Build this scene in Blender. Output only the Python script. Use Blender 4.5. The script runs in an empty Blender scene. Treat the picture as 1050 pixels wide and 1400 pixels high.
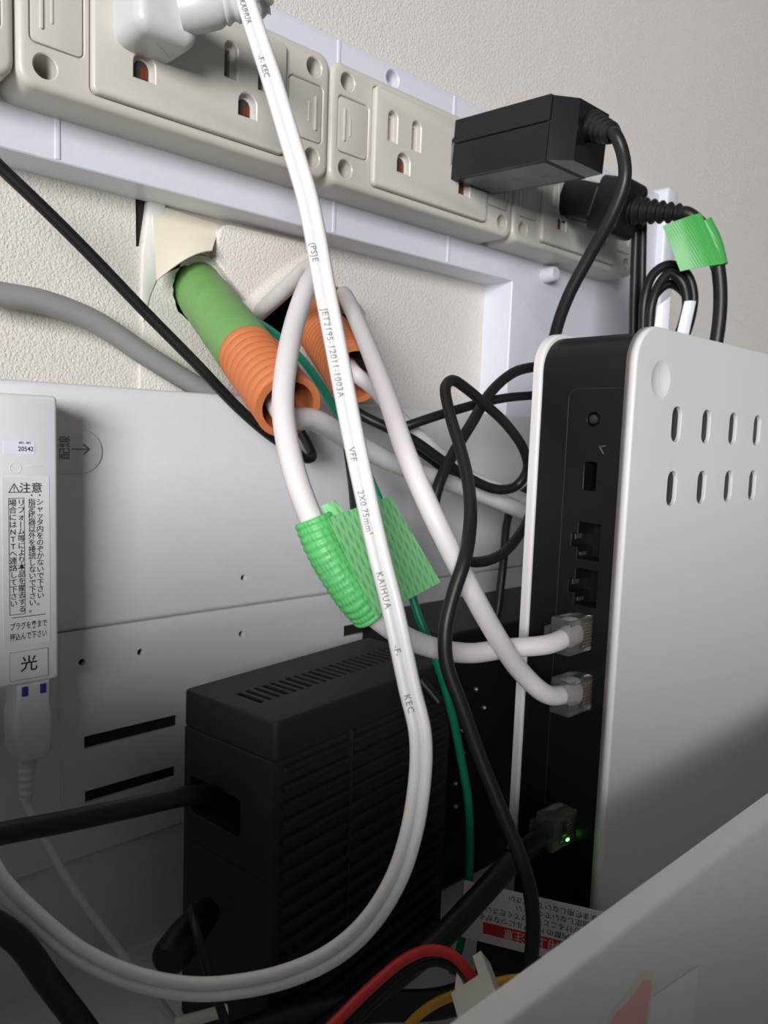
import bpy, bmesh, math, random
from mathutils import Vector as V, Matrix
from mathutils.geometry import tessellate_polygon
random.seed(7)
scene = bpy.context.scene
col = scene.collection
S = 0.001                                   # everything below is written in millimetres

# ------------------------------------------------------------------ camera
W_, H_, CX, CY, F = 1050., 1400., 525., 700., 1050.
ax_x = V((1665-CX, 637-CY, F)).normalized()             # wall direction (right) in camera axes
dn = V((170-CX, 11000-CY, F)); dn = (dn - ax_x*dn.dot(ax_x)).normalized()
ax_z = -dn
ax_y = ax_z.cross(ax_x)                                  # into the wall
ROT = Matrix((ax_x, ax_y, ax_z))                         # camera axes (x right, y down, z forward) -> world
FWD = ROT @ V((0, 0, 1))
cam_d = bpy.data.cameras.new('camera'); cam = bpy.data.objects.new('camera', cam_d); col.objects.link(cam)
cam_d.sensor_fit = 'AUTO'; cam_d.sensor_width = 36.0; cam_d.lens = F/H_*36.0
cam_d.clip_start = 0.005; cam_d.clip_end = 50
r_, u_, b_ = ROT @ V((1, 0, 0)), ROT @ V((0, -1, 0)), -FWD
cam.matrix_world = Matrix(((r_.x, u_.x, b_.x, 0), (r_.y, u_.y, b_.y, 0), (r_.z, u_.z, b_.z, 0), (0, 0, 0, 1)))
cam_d.dof.use_dof = True; cam_d.dof.focus_distance = 0.225; cam_d.dof.aperture_fstop = 26
scene.camera = cam

# ------------------------------------------------------------------ light
scene.view_settings.view_transform = 'Standard'; scene.view_settings.look = 'None'
scene.view_settings.gamma = 1.0; scene.view_settings.use_curve_mapping = False
scene.view_settings.exposure = 0.08
w = bpy.data.worlds.new('room_light'); scene.world = w; w.use_nodes = True
w.node_tree.nodes['Background'].inputs[0].default_value = (0.86, 0.87, 0.90, 1)
w.node_tree.nodes['Background'].inputs[1].default_value = 0.115
def area(name, loc, target, sx, sy, power, colr):
    l = bpy.data.lights.new(name, 'AREA'); l.shape = 'RECTANGLE'; l.size = sx; l.size_y = sy
    l.energy = power; l.color = colr
    o = bpy.data.objects.new(name, l); col.objects.link(o); o.location = loc
    o.rotation_euler = (V(target)-V(loc)).to_track_quat('-Z', 'Y').to_euler()
    return o
area('window_light', (-1.75, -1.40, 0.33), (0.25, 0.2, 0.05), 1.0, 0.75, 72.0, (0.98, 0.98, 1.0))

# ------------------------------------------------------------------ pixel helpers (1050 x 1400 frame)
def ray(px, py): return ROT @ V(((px-CX)/F, (py-CY)/F, 1.0))
def D(px, py, d): return ray(px, py)*d                  # point at view depth d (mm)
def PY(px, py, Y): r = ray(px, py); return r*(Y/r.y)
def PX(px, py, X): r = ray(px, py); return r*(X/r.x)
def PZ(px, py, Z): r = ray(px, py); return r*(Z/r.z)

# ------------------------------------------------------------------ materials
def lin(c):
    c /= 255.0
    return c/12.92 if c <= 0.04045 else ((c+0.055)/1.055)**2.4
MATS = {}
def mat(name, rgb, rough=0.45, bump=0.0, bscale=400.0, metal=0.0, trans=0.0, alpha=1.0, var=0.04, spec=0.5, emit=None, detail=3.0, coat=0.0, sss=0.0):
    m = bpy.data.materials.new(name); m.use_nodes = True; MATS[name] = m
    nt = m.node_tree; n = nt.nodes; b = n['Principled BSDF']
    tc = n.new('ShaderNodeTexCoord'); nz = n.new('ShaderNodeTexNoise')
    nz.inputs['Scale'].default_value = bscale; nz.inputs['Detail'].default_value = detail
    nt.links.new(tc.outputs['Object'], nz.inputs['Vector'])
    c = [lin(x) for x in rgb]
    mx = n.new('ShaderNodeMix'); mx.data_type = 'RGBA'
    mx.inputs[6].default_value = (c[0]*(1-var), c[1]*(1-var), c[2]*(1-var), 1)
    mx.inputs[7].default_value = (min(1, c[0]*(1+var)), min(1, c[1]*(1+var)), min(1, c[2]*(1+var)), 1)
    nt.links.new(nz.outputs['Fac'], mx.inputs[0]); nt.links.new(mx.outputs[2], b.inputs['Base Color'])
    b.inputs['Roughness'].default_value = rough; b.inputs['Metallic'].default_value = metal
    b.inputs['Transmission Weight'].default_value = trans; b.inputs['Alpha'].default_value = alpha
    b.inputs['Specular IOR Level'].default_value = spec; b.inputs['Coat Weight'].default_value = coat
    if sss: b.inputs['Subsurface Weight'].default_value = sss; b.inputs['Subsurface Scale'].default_value = 0.002
    if emit: b.inputs['Emission Color'].default_value = (*emit[:3], 1); b.inputs['Emission Strength'].default_value = emit[3]
    if bump:
        bp = n.new('ShaderNodeBump'); bp.inputs['Strength'].default_value = bump; bp.inputs['Distance'].default_value = 0.0006
        nt.links.new(nz.outputs['Fac'], bp.inputs['Height']); nt.links.new(bp.outputs['Normal'], b.inputs['Normal'])
    return m
M = MATS
mat('wallpaper', (226, 220, 213), 0.85, bump=1.0, bscale=1250, detail=4, var=0.06, spec=0.2)
mat('plaster', (232, 230, 226), 0.8, bump=0.1, bscale=900)
mat('wallpaper_back', (232, 226, 205), 0.7, bump=0.05, bscale=300)
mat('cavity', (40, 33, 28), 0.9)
mat('frame_white', (222, 224, 232), 0.35)
mat('panel_white', (222, 221, 224), 0.4)
mat('ivory', (208, 203, 194), 0.32)
mat('ivory_seam', (150, 143, 133), 0.5)
mat('hole_grey', (150, 146, 138), 0.6)
mat('slit_dark', (70, 60, 58), 0.5)
mat('copper', (150, 75, 45), 0.4, metal=0.6)
mat('white_plug', (205, 207, 206), 0.35)
mat('white_pvc', (232, 229, 226), 0.38)
mat('white_lan', (226, 220, 218), 0.45, bump=0.06, bscale=250)
mat('print_grey', (120, 118, 118), 0.6)
mat('print_dark', (45, 45, 50), 0.6)
mat('print_white', (215, 205, 205), 0.6)
mat('black_plastic', (19, 19, 21), 0.42, spec=0.4, bump=0.05, bscale=3000)
mat('ups_black', (36, 35, 36), 0.6, spec=0.35, bump=0.12, bscale=4000)
mat('ups_cavity', (6, 6, 6), 0.8)
mat('rating_grey', (52, 54, 54), 0.35)
mat('black_gloss', (22, 23, 27), 0.15)
mat('black_cable', (27, 26, 27), 0.42, spec=0.4, bump=0.04, bscale=800)
mat('router_white', (222, 219, 217), 0.5, bump=0.03, bscale=3000)
mat('router_black', (17, 17, 19), 0.38, spec=0.35, bump=0.03, bscale=3000)
mat('port_black', (8, 8, 9), 0.5)
mat('emboss_black', (36, 36, 39), 0.4)
mat('port_metal', (150, 150, 145), 0.3, metal=0.9)
mat('clear_plastic', (230, 226, 220), 0.12, trans=0.93)
mat('gold', (215, 200, 160), 0.3, metal=0.8)
mat('grey_cable', (150, 148, 147), 0.5)
def tape(name, rgb, dark, alpha=1.0, wv=1.0):
    m = mat(name, rgb, 0.42, alpha=alpha, bscale=900, var=0.08); nt = m.node_tree; n = nt.nodes; b = n['Principled BSDF']
    tc = n['Texture Coordinate']; dots = []
    for k, (rot, sc) in enumerate((((0.5, 0.3, -0.45), 240), ((0.5, 0.3, 1.12), 300))):     # woven grid of tiny pits
        mp = n.new('ShaderNodeMapping'); mp.inputs['Rotation'].default_value = rot
        wt = n.new('ShaderNodeTexWave'); wt.inputs['Scale'].default_value = sc*wv; wt.inputs['Distortion'].default_value = 0.3
        nt.links.new(tc.outputs['Object'], mp.inputs['Vector']); nt.links.new(mp.outputs['Vector'], wt.inputs['Vector']); dots.append(wt)
    mu = n.new('ShaderNodeMath'); mu.operation = 'MULTIPLY'; nt.links.new(dots[0].outputs['Fac'], mu.inputs[0]); nt.links.new(dots[1].outputs['Fac'], mu.inputs[1])
    mx = n.new('ShaderNodeMix'); mx.data_type = 'RGBA'; src = b.inputs['Base Color'].links[0].from_socket
    nt.links.new(mu.outputs[0], mx.inputs[0]); nt.links.new(src, mx.inputs[6]); mx.inputs[7].default_value = (*[lin(c) for c in dark], 1)
    nt.links.new(mx.outputs[2], b.inputs['Base Color'])
    bp = n.new('ShaderNodeBump'); bp.inputs['Strength'].default_value = 0.2; bp.inputs['Distance'].default_value = 0.0003; bp.invert = True
    nt.links.new(mu.outputs[0], bp.inputs['Height']); nt.links.new(bp.outputs['Normal'], b.inputs['Normal'])
tape('green_tape', (104, 200, 118), (84, 180, 100))
tape('green_tape_pale', (140, 212, 146), (96, 178, 106), 0.94)
tape('green_tape_dark', (74, 168, 80), (66, 158, 74), 0.95)
mat('green_tape_conduit', (118, 168, 96), 0.5, bump=0.25, bscale=500, var=0.12)
mat('green_wire', (0, 128, 98), 0.4)
mat('orange', (200, 116, 70), 0.55)
mat('red_wire', (214, 52, 50), 0.4)
mat('yellow_wire', (214, 164, 48), 0.4)
mat('connector_white', (214, 210, 200), 0.5)
mat('red_print', (200, 40, 45), 0.6)
mat('label_paper', (226, 222, 218), 0.6)
mat('note_paper', (226, 224, 220), 0.8)
mat('peach', (228, 170, 168), 0.5)
mat('sticker_clear', (214, 208, 190), 0.35)
mat('blue_plastic', (40, 52, 140), 0.4)
mat('led_green', (40, 255, 60), 0.4, emit=(0.12, 1.0, 0.12, 6.0))
mat('cover_white', (216, 214, 211), 0.38)
mat('tie_white', (230, 232, 240), 0.4)
mat('badge', (226, 228, 228), 0.25, alpha=0.85)

# ------------------------------------------------------------------ object helpers
def thing(name, label, cat, loc=(0, 0, 0), group=None):
    o = bpy.data.objects.new(name, None); col.objects.link(o); o.empty_display_size = 0.005
    o.location = V(loc)*S; o['label'] = label; o['category'] = cat
    if group: o['group'] = group
    return o
def origin(o):
    p = V((0, 0, 0))
    while o is not None: p = p + o.location; o = o.parent
    return p
def obj(name, geo, m, parent=None, smooth=True, ang=35, label=None):
    verts, faces = geo[0], geo[1]; mi = geo[2] if len(geo) > 2 else None
    o0 = origin(parent)
    me = bpy.data.meshes.new(name)
    me.from_pydata([tuple(V(v)*S - o0) for v in verts], [], faces)
    for mm in (m if isinstance(m, (list, tuple)) else [m]): me.materials.append(M[mm])
    if mi: me.polygons.foreach_set('material_index', mi)
    bm = bmesh.new(); bm.from_mesh(me); bmesh.ops.remove_doubles(bm, verts=bm.verts, dist=1e-7)
    bmesh.ops.recalc_face_normals(bm, faces=bm.faces); bm.to_mesh(me); bm.free()
    if smooth:
        me.polygons.foreach_set('use_smooth', [True]*len(me.polygons)); me.set_sharp_from_angle(angle=math.radians(ang))
    me.update()
    o = bpy.data.objects.new(name, me); col.objects.link(o); o.parent = parent
    if label: o['label'] = label
    return o
def tag(o, label, cat, group=None):
    o['label'] = label; o['category'] = cat
    if group: o['group'] = group
    return o
def struct(o): o['kind'] = 'structure'; return o
def recentre(o):                               # put the origin of a one-mesh thing at its base
    vs = [v.co for v in o.data.vertices]
    c = V((sum(v.x for v in vs)/len(vs), sum(v.y for v in vs)/len(vs), min(v.z for v in vs)))
    o.data.transform(Matrix.Translation(-c)); o.location = o.location + c
    return o
def join(*geos):
    vs, fs, ms = [], [], []
    for g in geos:
        k = len(vs); vs += list(g[0]); fs += [tuple(i+k for i in f) for f in g[1]]
        ms += list(g[2]) if len(g) > 2 and g[2] else [0]*len(g[1])
    return vs, fs, ms
# frames: 2-D drawing (u, v) + height w  ->  world
class Fr:
    def __init__(s, o, u, v): s.o = V(o); s.u = V(u).normalized(); s.v = V(v).normalized(); s.w = s.u.cross(s.v)
    def __call__(s, p): return s.o + s.u*p[0] + s.v*p[1] + s.w*p[2]
    def geo(s, g): return ([s(p) for p in g[0]], g[1]) + tuple(g[2:])
def front(x, y, z): return Fr((x, y, z), (1, 0, 0), (0, 0, 1))            # w towards the room (-Y)
def leftside(x, y, z): return Fr((x, y, z), (0, -1, 0), (0, 0, 1))        # w towards -X
def top(x, y, z): return Fr((x, y, z), (1, 0, 0), (0, 1, 0))              # w up
# 2-D outlines, counter-clockwise
def rr(cx, cy, w, h, r, n=6):
    r = max(0.01, min(r, w/2-0.001, h/2-0.001)); P = []
    for (sx, sy, a0) in ((1, 1, 0), (-1, 1, 90), (-1, -1, 180), (1, -1, 270)):
        for k in range(n+1):
            a = math.radians(a0+90*k/n); P.append((cx+sx*(w/2-r)+r*math.cos(a), cy+sy*(h/2-r)+r*math.sin(a)))
    return P
def circ(cx, cy, r, n=24): return [(cx+r*math.cos(2*math.pi*k/n), cy+r*math.sin(2*math.pi*k/n)) for k in range(n)]
def arch(cx, cy, w, h, n=8):
    P = [(cx-w/2, cy-h/2), (cx+w/2, cy-h/2)]
    for k in range(n+1):
        a = math.pi*k/n; P.append((cx+w/2*math.cos(a), cy+h/2-w/2+w/2*math.sin(a)))
    return P
def inset(P, d):
    n = len(P); out = []
    for i in range(n):
        a, b, c = V(P[i-1]), V(P[i]), V(P[(i+1) % n])
        e1, e2 = (b-a), (c-b)
        if e1.length < 1e-9: e1 = e2
        if e2.length < 1e-9: e2 = e1
        e1, e2 = e1.normalized(), e2.normalized()
        n1, n2 = V((-e1.y, e1.x)), V((-e2.y, e2.x)); m = n1+n2
        if m.length < 1e-6: m = n1.copy()
        m.normalize(); k = d/max(0.35, m.dot(n1)); out.append((b.x+m.x*k, b.y+m.y*k))
    return out
def solid(outer, T, bev=0.3, segs=3, holes=(), hb=0.15, capmat=1, w0=0.0):
    """extruded outline, rounded front edge; holes = [(outline, depth or None for through)]"""
    vs, fs, ms = [], [], []
    def ring(P, w):
        k = len(vs); vs.extend([(p[0], p[1], w) for p in P]); return list(range(k, k+len(P)))
    def bridge(a, b, m=0):
        n = len(a)
        for i in range(n): fs.append((a[i], a[(i+1) % n], b[(i+1) % n], b[i])); ms.append(m)
    def fill(loops, m=0):
        flat = [i for l in loops for i in l]
        for t in tessellate_polygon([[V((vs[i][0], vs[i][1], 0)) for i in l] for l in loops]):
            fs.append(tuple(flat[i] for i in t)); ms.append(m)
    rings = [ring(outer, w0)]
    back = rings[0]
    if bev > 0:
        for k in range(segs+1):
            a = math.pi/2*k/segs
            rings.append(ring(inset(outer, bev*(1-math.cos(a))), T-bev*(1-math.sin(a))))
    else: rings.append(ring(outer, T))
    for a, b in zip(rings, rings[1:]): bridge(a, b)
    loops, bl = [rings[-1]], [back]
    for (P, dep) in holes:
        if isinstance(dep, str):                             # shallow dish
            r_prev = ring(P, T); loops.append(r_prev); rad = max(p[0] for p in P)-sum(p[0] for p in P)/len(P)
            for q in (0.08, 0.2, 0.35, 0.5, 0.65, 0.8, 0.93):
                r_n = ring(inset(P, rad*q), T-float(dep)*math.sin(math.pi/2*min(1, q*1.15))); bridge(r_prev, r_n); r_prev = r_n
            fill([r_prev]); continue
        r0 = ring(inset(P, -hb), T) if hb else None
        r1 = ring(P, T-hb); loops.append(r0 or r1)
        if r0: bridge(r0, r1)
        if dep is None: r2 = ring(P, w0); bridge(r1, r2); bl.append(r2)
        else: r2 = ring(P, T-dep); bridge(r1, r2); fill([r2], capmat)
    fill(loops); fill(bl)
    return vs, fs, ms
def box(cx, cy, w, h, T, bev=0.4, w0=0.0): return solid(rr(cx, cy, w, h, max(bev, 0.02), 3), T, bev, 2, w0=w0)
# sweeps
def smooth_path(pts, n=8):
    P = [V(p) for p in pts]; P = [P[0]*2-P[1]] + P + [P[-1]*2-P[-2]]; out = []
    for i in range(1, len(P)-2):
        a, b, c, d = P[i-1:i+3]
        t0 = 0; t1 = t0+max(1e-4, (b-a).length)**0.5; t2 = t1+max(1e-4, (c-b).length)**0.5; t3 = t2+max(1e-4, (d-c).length)**0.5
        for k in range(n):
            t = t1+(t2-t1)*k/n
            A1 = a*((t1-t)/(t1-t0))+b*((t-t0)/(t1-t0)); A2 = b*((t2-t)/(t2-t1))+c*((t-t1)/(t2-t1)); A3 = c*((t3-t)/(t3-t2))+d*((t-t2)/(t3-t2))
            B1 = A1*((t2-t)/(t2-t0))+A2*((t-t0)/(t2-t0)); B2 = A2*((t3-t)/(t3-t1))+A3*((t-t1)/(t3-t1))
            out.append(B1*((t2-t)/(t2-t1))+B2*((t-t1)/(t2-t1)))
    out.append(P[-2]); return out
def frames(path, ref):
    fr = []; L = 0
    for i, p in enumerate(path):
        t = (path[min(i+1, len(path)-1)]-path[max(i-1, 0)]).normalized()
        if i: L += (p-path[i-1]).length
        nn = V(ref) - t*t.dot(V(ref)); nn = nn.normalized() if nn.length > 1e-4 else t.orthogonal().normalized()
        fr.append((p, t, t.cross(nn).normalized(), nn, L))      # point, tangent, side, normal, length
    return fr
def frames_pt(path):
    fr = []; L = 0; nn = None
    for i, p in enumerate(path):
        t = (path[min(i+1, len(path)-1)]-path[max(i-1, 0)]).normalized()
        if i: L += (p-path[i-1]).length
        nn = t.orthogonal() if nn is None else nn - t*t.dot(nn)
        nn.normalize(); fr.append((p, t, t.cross(nn), nn.copy(), L))
    return fr
def sweep(fr, prof, scale=None):
    vs, fs = [], []; n = len(prof)
    for i, (p, t, s, nn, L) in enumerate(fr):
        k = scale(L, i/(len(fr)-1)) if scale else 1.0
        vs += [p+s*(a*k)+nn*(b*k) for a, b in prof]
    for i in range(len(fr)-1):
        for j in range(n): fs.append((i*n+j, i*n+(j+1) % n, (i+1)*n+(j+1) % n, (i+1)*n+j))
    fs.append(tuple(range(n))); fs.append(tuple((len(fr)-1)*n+j for j in range(n)))
    return vs, fs
def tube(pts, r, n=8, sec=12, rf=None, raw=False):
    path = [V(p) for p in pts] if raw else smooth_path(pts, n)
    return sweep(frames_pt(path), [(r*math.cos(2*math.pi*k/sec), r*math.sin(2*math.pi*k/sec)) for k in range(sec)], rf)
def line_pts(a, b, n): a, b = V(a), V(b); return [a+(b-a)*(k/n) for k in range(n+1)]
def lathe(a, b, prof, sec=24):
    """surface of revolution about a->b; prof = [(distance along, radius)]"""
    a, b = V(a), V(b); t = (b-a).normalized(); s = t.orthogonal().normalized(); nn = t.cross(s); vs, fs = [], []
    for (l, r) in prof: vs += [a+t*l+s*(r*math.cos(2*math.pi*k/sec))+nn*(r*math.sin(2*math.pi*k/sec)) for k in range(sec)]
    for i in range(len(prof)-1):
        for j in range(sec): fs.append((i*sec+j, i*sec+(j+1) % sec, (i+1)*sec+(j+1) % sec, (i+1)*sec+j))
    fs.append(tuple(range(sec))); fs.append(tuple((len(prof)-1)*sec+j for j in range(sec)))
    return vs, fs
def ribbed(a, b, r0, r1, ribs, amp, sec=20):
    L = (V(b)-V(a)).length; prof = []; n = ribs*6
    for k in range(n+1):
        t = k/n; prof.append((L*t, r0+(r1-r0)*t + amp*math.sin(2*math.pi*ribs*t)))
    return lathe(a, b, prof, sec)
def text(s, size, align='CENTER', line=1.0, space=1.0, res=2):
    c = bpy.data.curves.new('t', 'FONT'); c.body = s; c.size = size; c.align_x = align; c.align_y = 'CENTER'
    c.offset = 0.012*size; c.space_line = line; c.space_character = space; c.resolution_u = res
    o = bpy.data.objects.new('t', c); col.objects.link(o)
    dg = bpy.context.evaluated_depsgraph_get(); me = o.evaluated_get(dg).to_mesh()
    g = ([tuple(v.co) for v in me.vertices], [tuple(p.vertices) for p in me.polygons])
    o.evaluated_get(dg).to_mesh_clear(); bpy.data.objects.remove(o); bpy.data.curves.remove(c)
    return g
def xf(g, dx=0, dy=0, sx=1, sy=1, rot=0, w=0):
    c, s = math.cos(math.radians(rot)), math.sin(math.radians(rot))
    return ([((p[0]*sx)*c-(p[1]*sy)*s+dx, (p[0]*sx)*s+(p[1]*sy)*c+dy, w) for p in g[0]], g[1])
def on_cord(g, fr, start, prof_h, off):
    """lay 2-D text along a swept cord: u along, v across"""
    vs = []
    for (u, v, _) in g[0]:
        L = start+u; i = 0
        while i < len(fr)-2 and fr[i+1][4] < L: i += 1
        a, b = fr[i], fr[i+1]; t = (L-a[4])/max(1e-6, b[4]-a[4])
        p = a[0].lerp(b[0], t); s = a[2].lerp(b[2], t); nn = a[3].lerp(b[3], t)
        vv = v+off; vs.append(p+s*vv+nn*(prof_h(off)+0.03))
    return vs, g[1]
def ccw(P):
    a = sum(P[i-1][0]*P[i][1]-P[i][0]*P[i-1][1] for i in range(len(P)))
    return P if a > 0 else P[::-1]
def pxpoly(pts, Y):                           # pixel outline -> (X, Z) outline on the plane Y
    return ccw([(PY(x, y, Y).x, PY(x, y, Y).z) for x, y in pts])
def jitter(P, n, amp):                        # subdivide an outline and roughen it like a torn edge
    out = []
    for i in range(len(P)):
        a, b = V(P[i]), V(P[(i+1) % len(P)])
        for k in range(n):
            p = a.lerp(b, k/n); out.append((p.x+random.uniform(-amp, amp), p.y+random.uniform(-amp, amp)))
    return out

# ================================================================== THE WALL
WALL = 261.3
c1a, c1b, C1R = PY(258, 378, WALL+14), D(394, 556, 216), 9.0
c2a, c2b = PY(425, 432, WALL+10), D(487, 512, 262)
cd = (c1b-c1a).normalized(); cw = c1a+cd*((WALL-c1a.y)/cd.y)                # where the taped conduit leaves the wall
ca_ = math.atan2(cd.z, cd.x); kk = 1/abs(cd.y)
def ell(r, n=40): return ccw([(cw.x+r*kk*math.cos(t)*math.cos(ca_)-r*math.sin(t)*math.sin(ca_), cw.z+r*kk*math.cos(t)*math.sin(ca_)+r*math.sin(t)*math.cos(ca_)) for t in [2*math.pi*k/n for k in range(n)]])
hole1 = [(x+random.uniform(-.2, .2), z+random.uniform(-.2, .2)) for x, z in ell(C1R+2.6)]
hole = jitter(pxpoly([(352, 440), (372, 424), (400, 402), (440, 384), (480, 398), (500, 430), (508, 480), (490, 520), (455, 500), (430, 478), (400, 466), (375, 456)], WALL), 3, 0.25)
slit = pxpoly([(185, 258), (203, 258), (199, 290), (192, 337), (186, 337)], WALL)
wall = obj('wall_back', front(0, WALL+12, 0).geo(solid([(-1500, -900), (4000, -900), (4000, 1600), (-1500, 1600)], 12, 0, holes=[(hole, None), (hole1, None), (slit, 1.5)], hb=0)), ['wallpaper', 'cavity'], smooth=False)  # slit closed just below the surface with dark colour, its shade painted in
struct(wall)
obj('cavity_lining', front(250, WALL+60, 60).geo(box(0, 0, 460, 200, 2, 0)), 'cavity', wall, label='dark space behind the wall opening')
# added low wall out of view, blocks window light to shade the lower scene
lw_ = obj('unseen_shade_wall', top(-120, -120, -500).geo(solid(rr(0, 0, 90, 760, 2), 484, 2, 3)), 'plaster'); struct(lw_)
def sheet(fn, nu, nv, th):
    A = [[V(fn(i/nu, j/nv)) for i in range(nu+1)] for j in range(nv+1)]; vs, fs = [], []
    for k in (0, 1):
        for j in range(nv+1):
            for i in range(nu+1):
                du = A[j][min(i+1, nu)]-A[j][max(i-1, 0)]; dv = A[min(j+1, nv)][i]-A[max(j-1, 0)][i]
                nn = du.cross(dv); nn = nn.normalized() if nn.length > 1e-9 else V((0, -1, 0))
                vs.append(A[j][i]+nn*(th*(0.5-k)))
    N = (nu+1)*(nv+1); q = lambda i, j, k: k*N+j*(nu+1)+i
    for j in range(nv):
        for i in range(nu):
            fs.append((q(i, j, 0), q(i+1, j, 0), q(i+1, j+1, 0), q(i, j+1, 0))); fs.append((q(i, j, 1), q(i, j+1, 1), q(i+1, j+1, 1), q(i+1, j, 1)))
    for j in range(nv):
        fs.append((q(0, j, 0), q(0, j+1, 0), q(0, j+1, 1), q(0, j, 1))); fs.append((q(nu, j, 0), q(nu, j, 1), q(nu, j+1, 1), q(nu, j+1, 0)))
    for i in range(nu):
        fs.append((q(i, 0, 0), q(i, 0, 1), q(i+1, 0, 1), q(i+1, 0, 0))); fs.append((q(i, nv, 0), q(i+1, nv, 0), q(i+1, nv, 1), q(i, nv, 1)))
    return vs, fs
def flap(s, t):
    xa, ya = 208+92*s, 278+30*s
    xb, yb = 214+76*s, 384-46*math.sin(s*1.45)+4*s
    px, py = xa+(xb-xa)*t, ya+(yb-ya)*t
    return PY(px, py, WALL-1.0-9.5*t**1.6)
obj('wallpaper_flap', sheet(flap, 10, 12, 0.4), 'wallpaper_back', wall, label='cream paper backing of wallpaper peeled back over the hole')
tongue = pxpoly([(291, 318), (296, 311), (306, 309), (420, 336), (432, 346), (424, 356), (336, 424), (322, 404), (303, 380), (288, 360), (287, 330)], WALL)
obj('wallpaper_tongue', front(0, WALL-0.2, 0).geo(solid(tongue, 4.5, 1.2, 3)), 'wallpaper', wall, label='grey textured wallpaper tongue standing proud beside the peeled flap')
edge = pxpoly([(202, 268), (224, 274), (219, 330), (214, 378), (203, 404), (194, 440), (191, 430), (193, 350), (200, 300)], WALL)
obj('plaster_edge', front(0, WALL, 0).geo(solid(edge, 1.6, 0.3, 2)), 'plaster', wall, label='bare white plaster edge beside the dark gap')
patch = pxpoly([(217, 376), (204, 402), (195, 440), (190, 490), (189, 560), (330, 575), (350, 480), (341, 447), (326, 424), (306, 396), (288, 372), (250, 362)], WALL)
obj('wallpaper_patch', front(0, WALL, 0).geo(solid(patch, 1.1, 0.3, 2, holes=[([(x+random.uniform(-.3, .3), z+random.uniform(-.3, .3)) for x, z in ell(C1R+2.0)], None)], hb=0.1)), 'wallpaper', wall)
obj('wallpaper_roll', tube([PY(331, 428, WALL-3), PY(360, 404, WALL-4.5), (PY(398, 374, WALL-5)), PY(432, 350, WALL-3)], 3.4, 6), 'wallpaper', wall)

# ================================================================== WHITE MOUNTING FRAME
RAIL = 244.0
xo = PY(700, 391, RAIL).x
frame = thing('mounting_frame', 'white plastic mounting frame on the wall behind the row of outlets', 'frame', (170, WALL, 77))
notch = PY(537, 108, RAIL)
FR_R = 448
obj('rail', front(0, WALL, 0).geo(solid(rr((FR_R-160)/2, 55.4, FR_R+160, 190.8, 3), WALL-RAIL, 0.8, 3,
    holes=[(rr((xo-150)/2, 23.9, xo+150, 107.8, 0.6), None), (circ(notch.x, notch.z, 3.4), 6)], hb=0.4)), ['frame_white', 'frame_white'], frame)
for X, z0, z1 in ((88, 78.5, 150), (194, 78.5, 150), (260, 78.5, 150)):
    obj('joint_ridge', front(X, RAIL, 0).geo(box(0, (z0+z1)/2, 1.5, z1-z0, 0.35, 0.12)), 'frame_white', frame)
kp = PY(745, 376, RAIL)
kn = obj('screw_boss', lathe((kp.x, RAIL, kp.z), (kp.x, RAIL-20, kp.z), [(0, 4.2), (3, 4.0), (6, 3.6), (7, 3.0)]), 'frame_white', frame)
obj('end_cap', front(FR_R+3, WALL, 0).geo(solid(rr(0, 118, 14, 74, 4), WALL-RAIL+5, 2.0, 3)), 'frame_white', frame)

# ================================================================== OUTLET STRIP (three units)
STRIP = 226.4
UW, UH, UZ = 106.0, 42.6, 111.4
def make_unit():
    t = thing('outlet_unit', 'x', 'outlet', (0, RAIL, UZ-UH/2), 'ivory outlet units on the white rail')
    f = front(0, RAIL, UZ)
    T = RAIL-STRIP
    screws = [(circ(x, z, 3.15), 11) for x in (7.6, UW-7.6) for z in (-15.1, 15.1)]
    doors = [(rr(x, 0, 14.6, 19.6, 1.8), 1.0) for x in (10.8, UW-10.8)]
    well = (rr(53, 0, 66.6, 36.4, 2), 9)
    obj('body', f.geo(solid(rr(53, 0, UW-0.5, UH, 5), T, 2.0, 4, holes=screws+doors+[well], hb=0.35)), ['ivory', 'ivory'], t)
    for x, k in ((10.8, 1), (UW-10.8, -1)):
        d = obj('cover_door', f.geo(solid(rr(x, 0, 13.9, 18.9, 1.5), T-0.1, 0.3, 2, w0=T-0.99)), 'ivory', t)
        obj('door_ridge', f.geo(solid(rr(x-k*4.2, 0, 0.9, 11.5, 0.4), T+0.45, 0.25, 2, w0=T-0.2)), 'ivory', d)
        obj('door_ridge', f.geo(solid(rr(x-k*1.4, 0, 0.7, 7.0, 0.3), T+0.2, 0.2, 2, w0=T-0.2)), 'ivory', d)
    rec, sl, gr = [], [], []
    for x in (35.3, 70.7):
        for b in (-6.35, 6.35): rec.append((arch(x+b, 5.4, 4.6, 11.0), None)); sl.append((rr(x+b, 5.0, 1.9, 8.4, 0.2), 4))
        rec.append((arch(x, -6.4, 6.6, 7.4), None)); gr.append((arch(x, -6.6, 4.7, 5.4), 4))
    obj('socket_plate', f.geo(solid(rr(53, 0, 66, 36, 2), T+1.7, 0.9, 3, holes=rec, hb=0.4, w0=T-3)), 'ivory', t)
    obj('socket_base', f.geo(solid(rr(53, 0, 65, 34, 1), T-0.9, 0, 1, holes=sl, hb=0, w0=T-7)), ['ivory', 'slit_dark'], t)
    sb = [(a, d) for a, d in gr]
    for (a, d), x in zip(sb, (35.3, 70.7)):
        obj('earth_contact', f.geo(solid(inset(a, 0.05), T-0.82, 0, 1, w0=T-0.88)), 'slit_dark', t)
        obj('earth_contact', f.geo(box(x+0.9, -7.5, 1.9, 2.9, T-0.6, 0.1, w0=T-0.85)), 'copper', t, label='copper earth contact')
    return t
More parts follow.
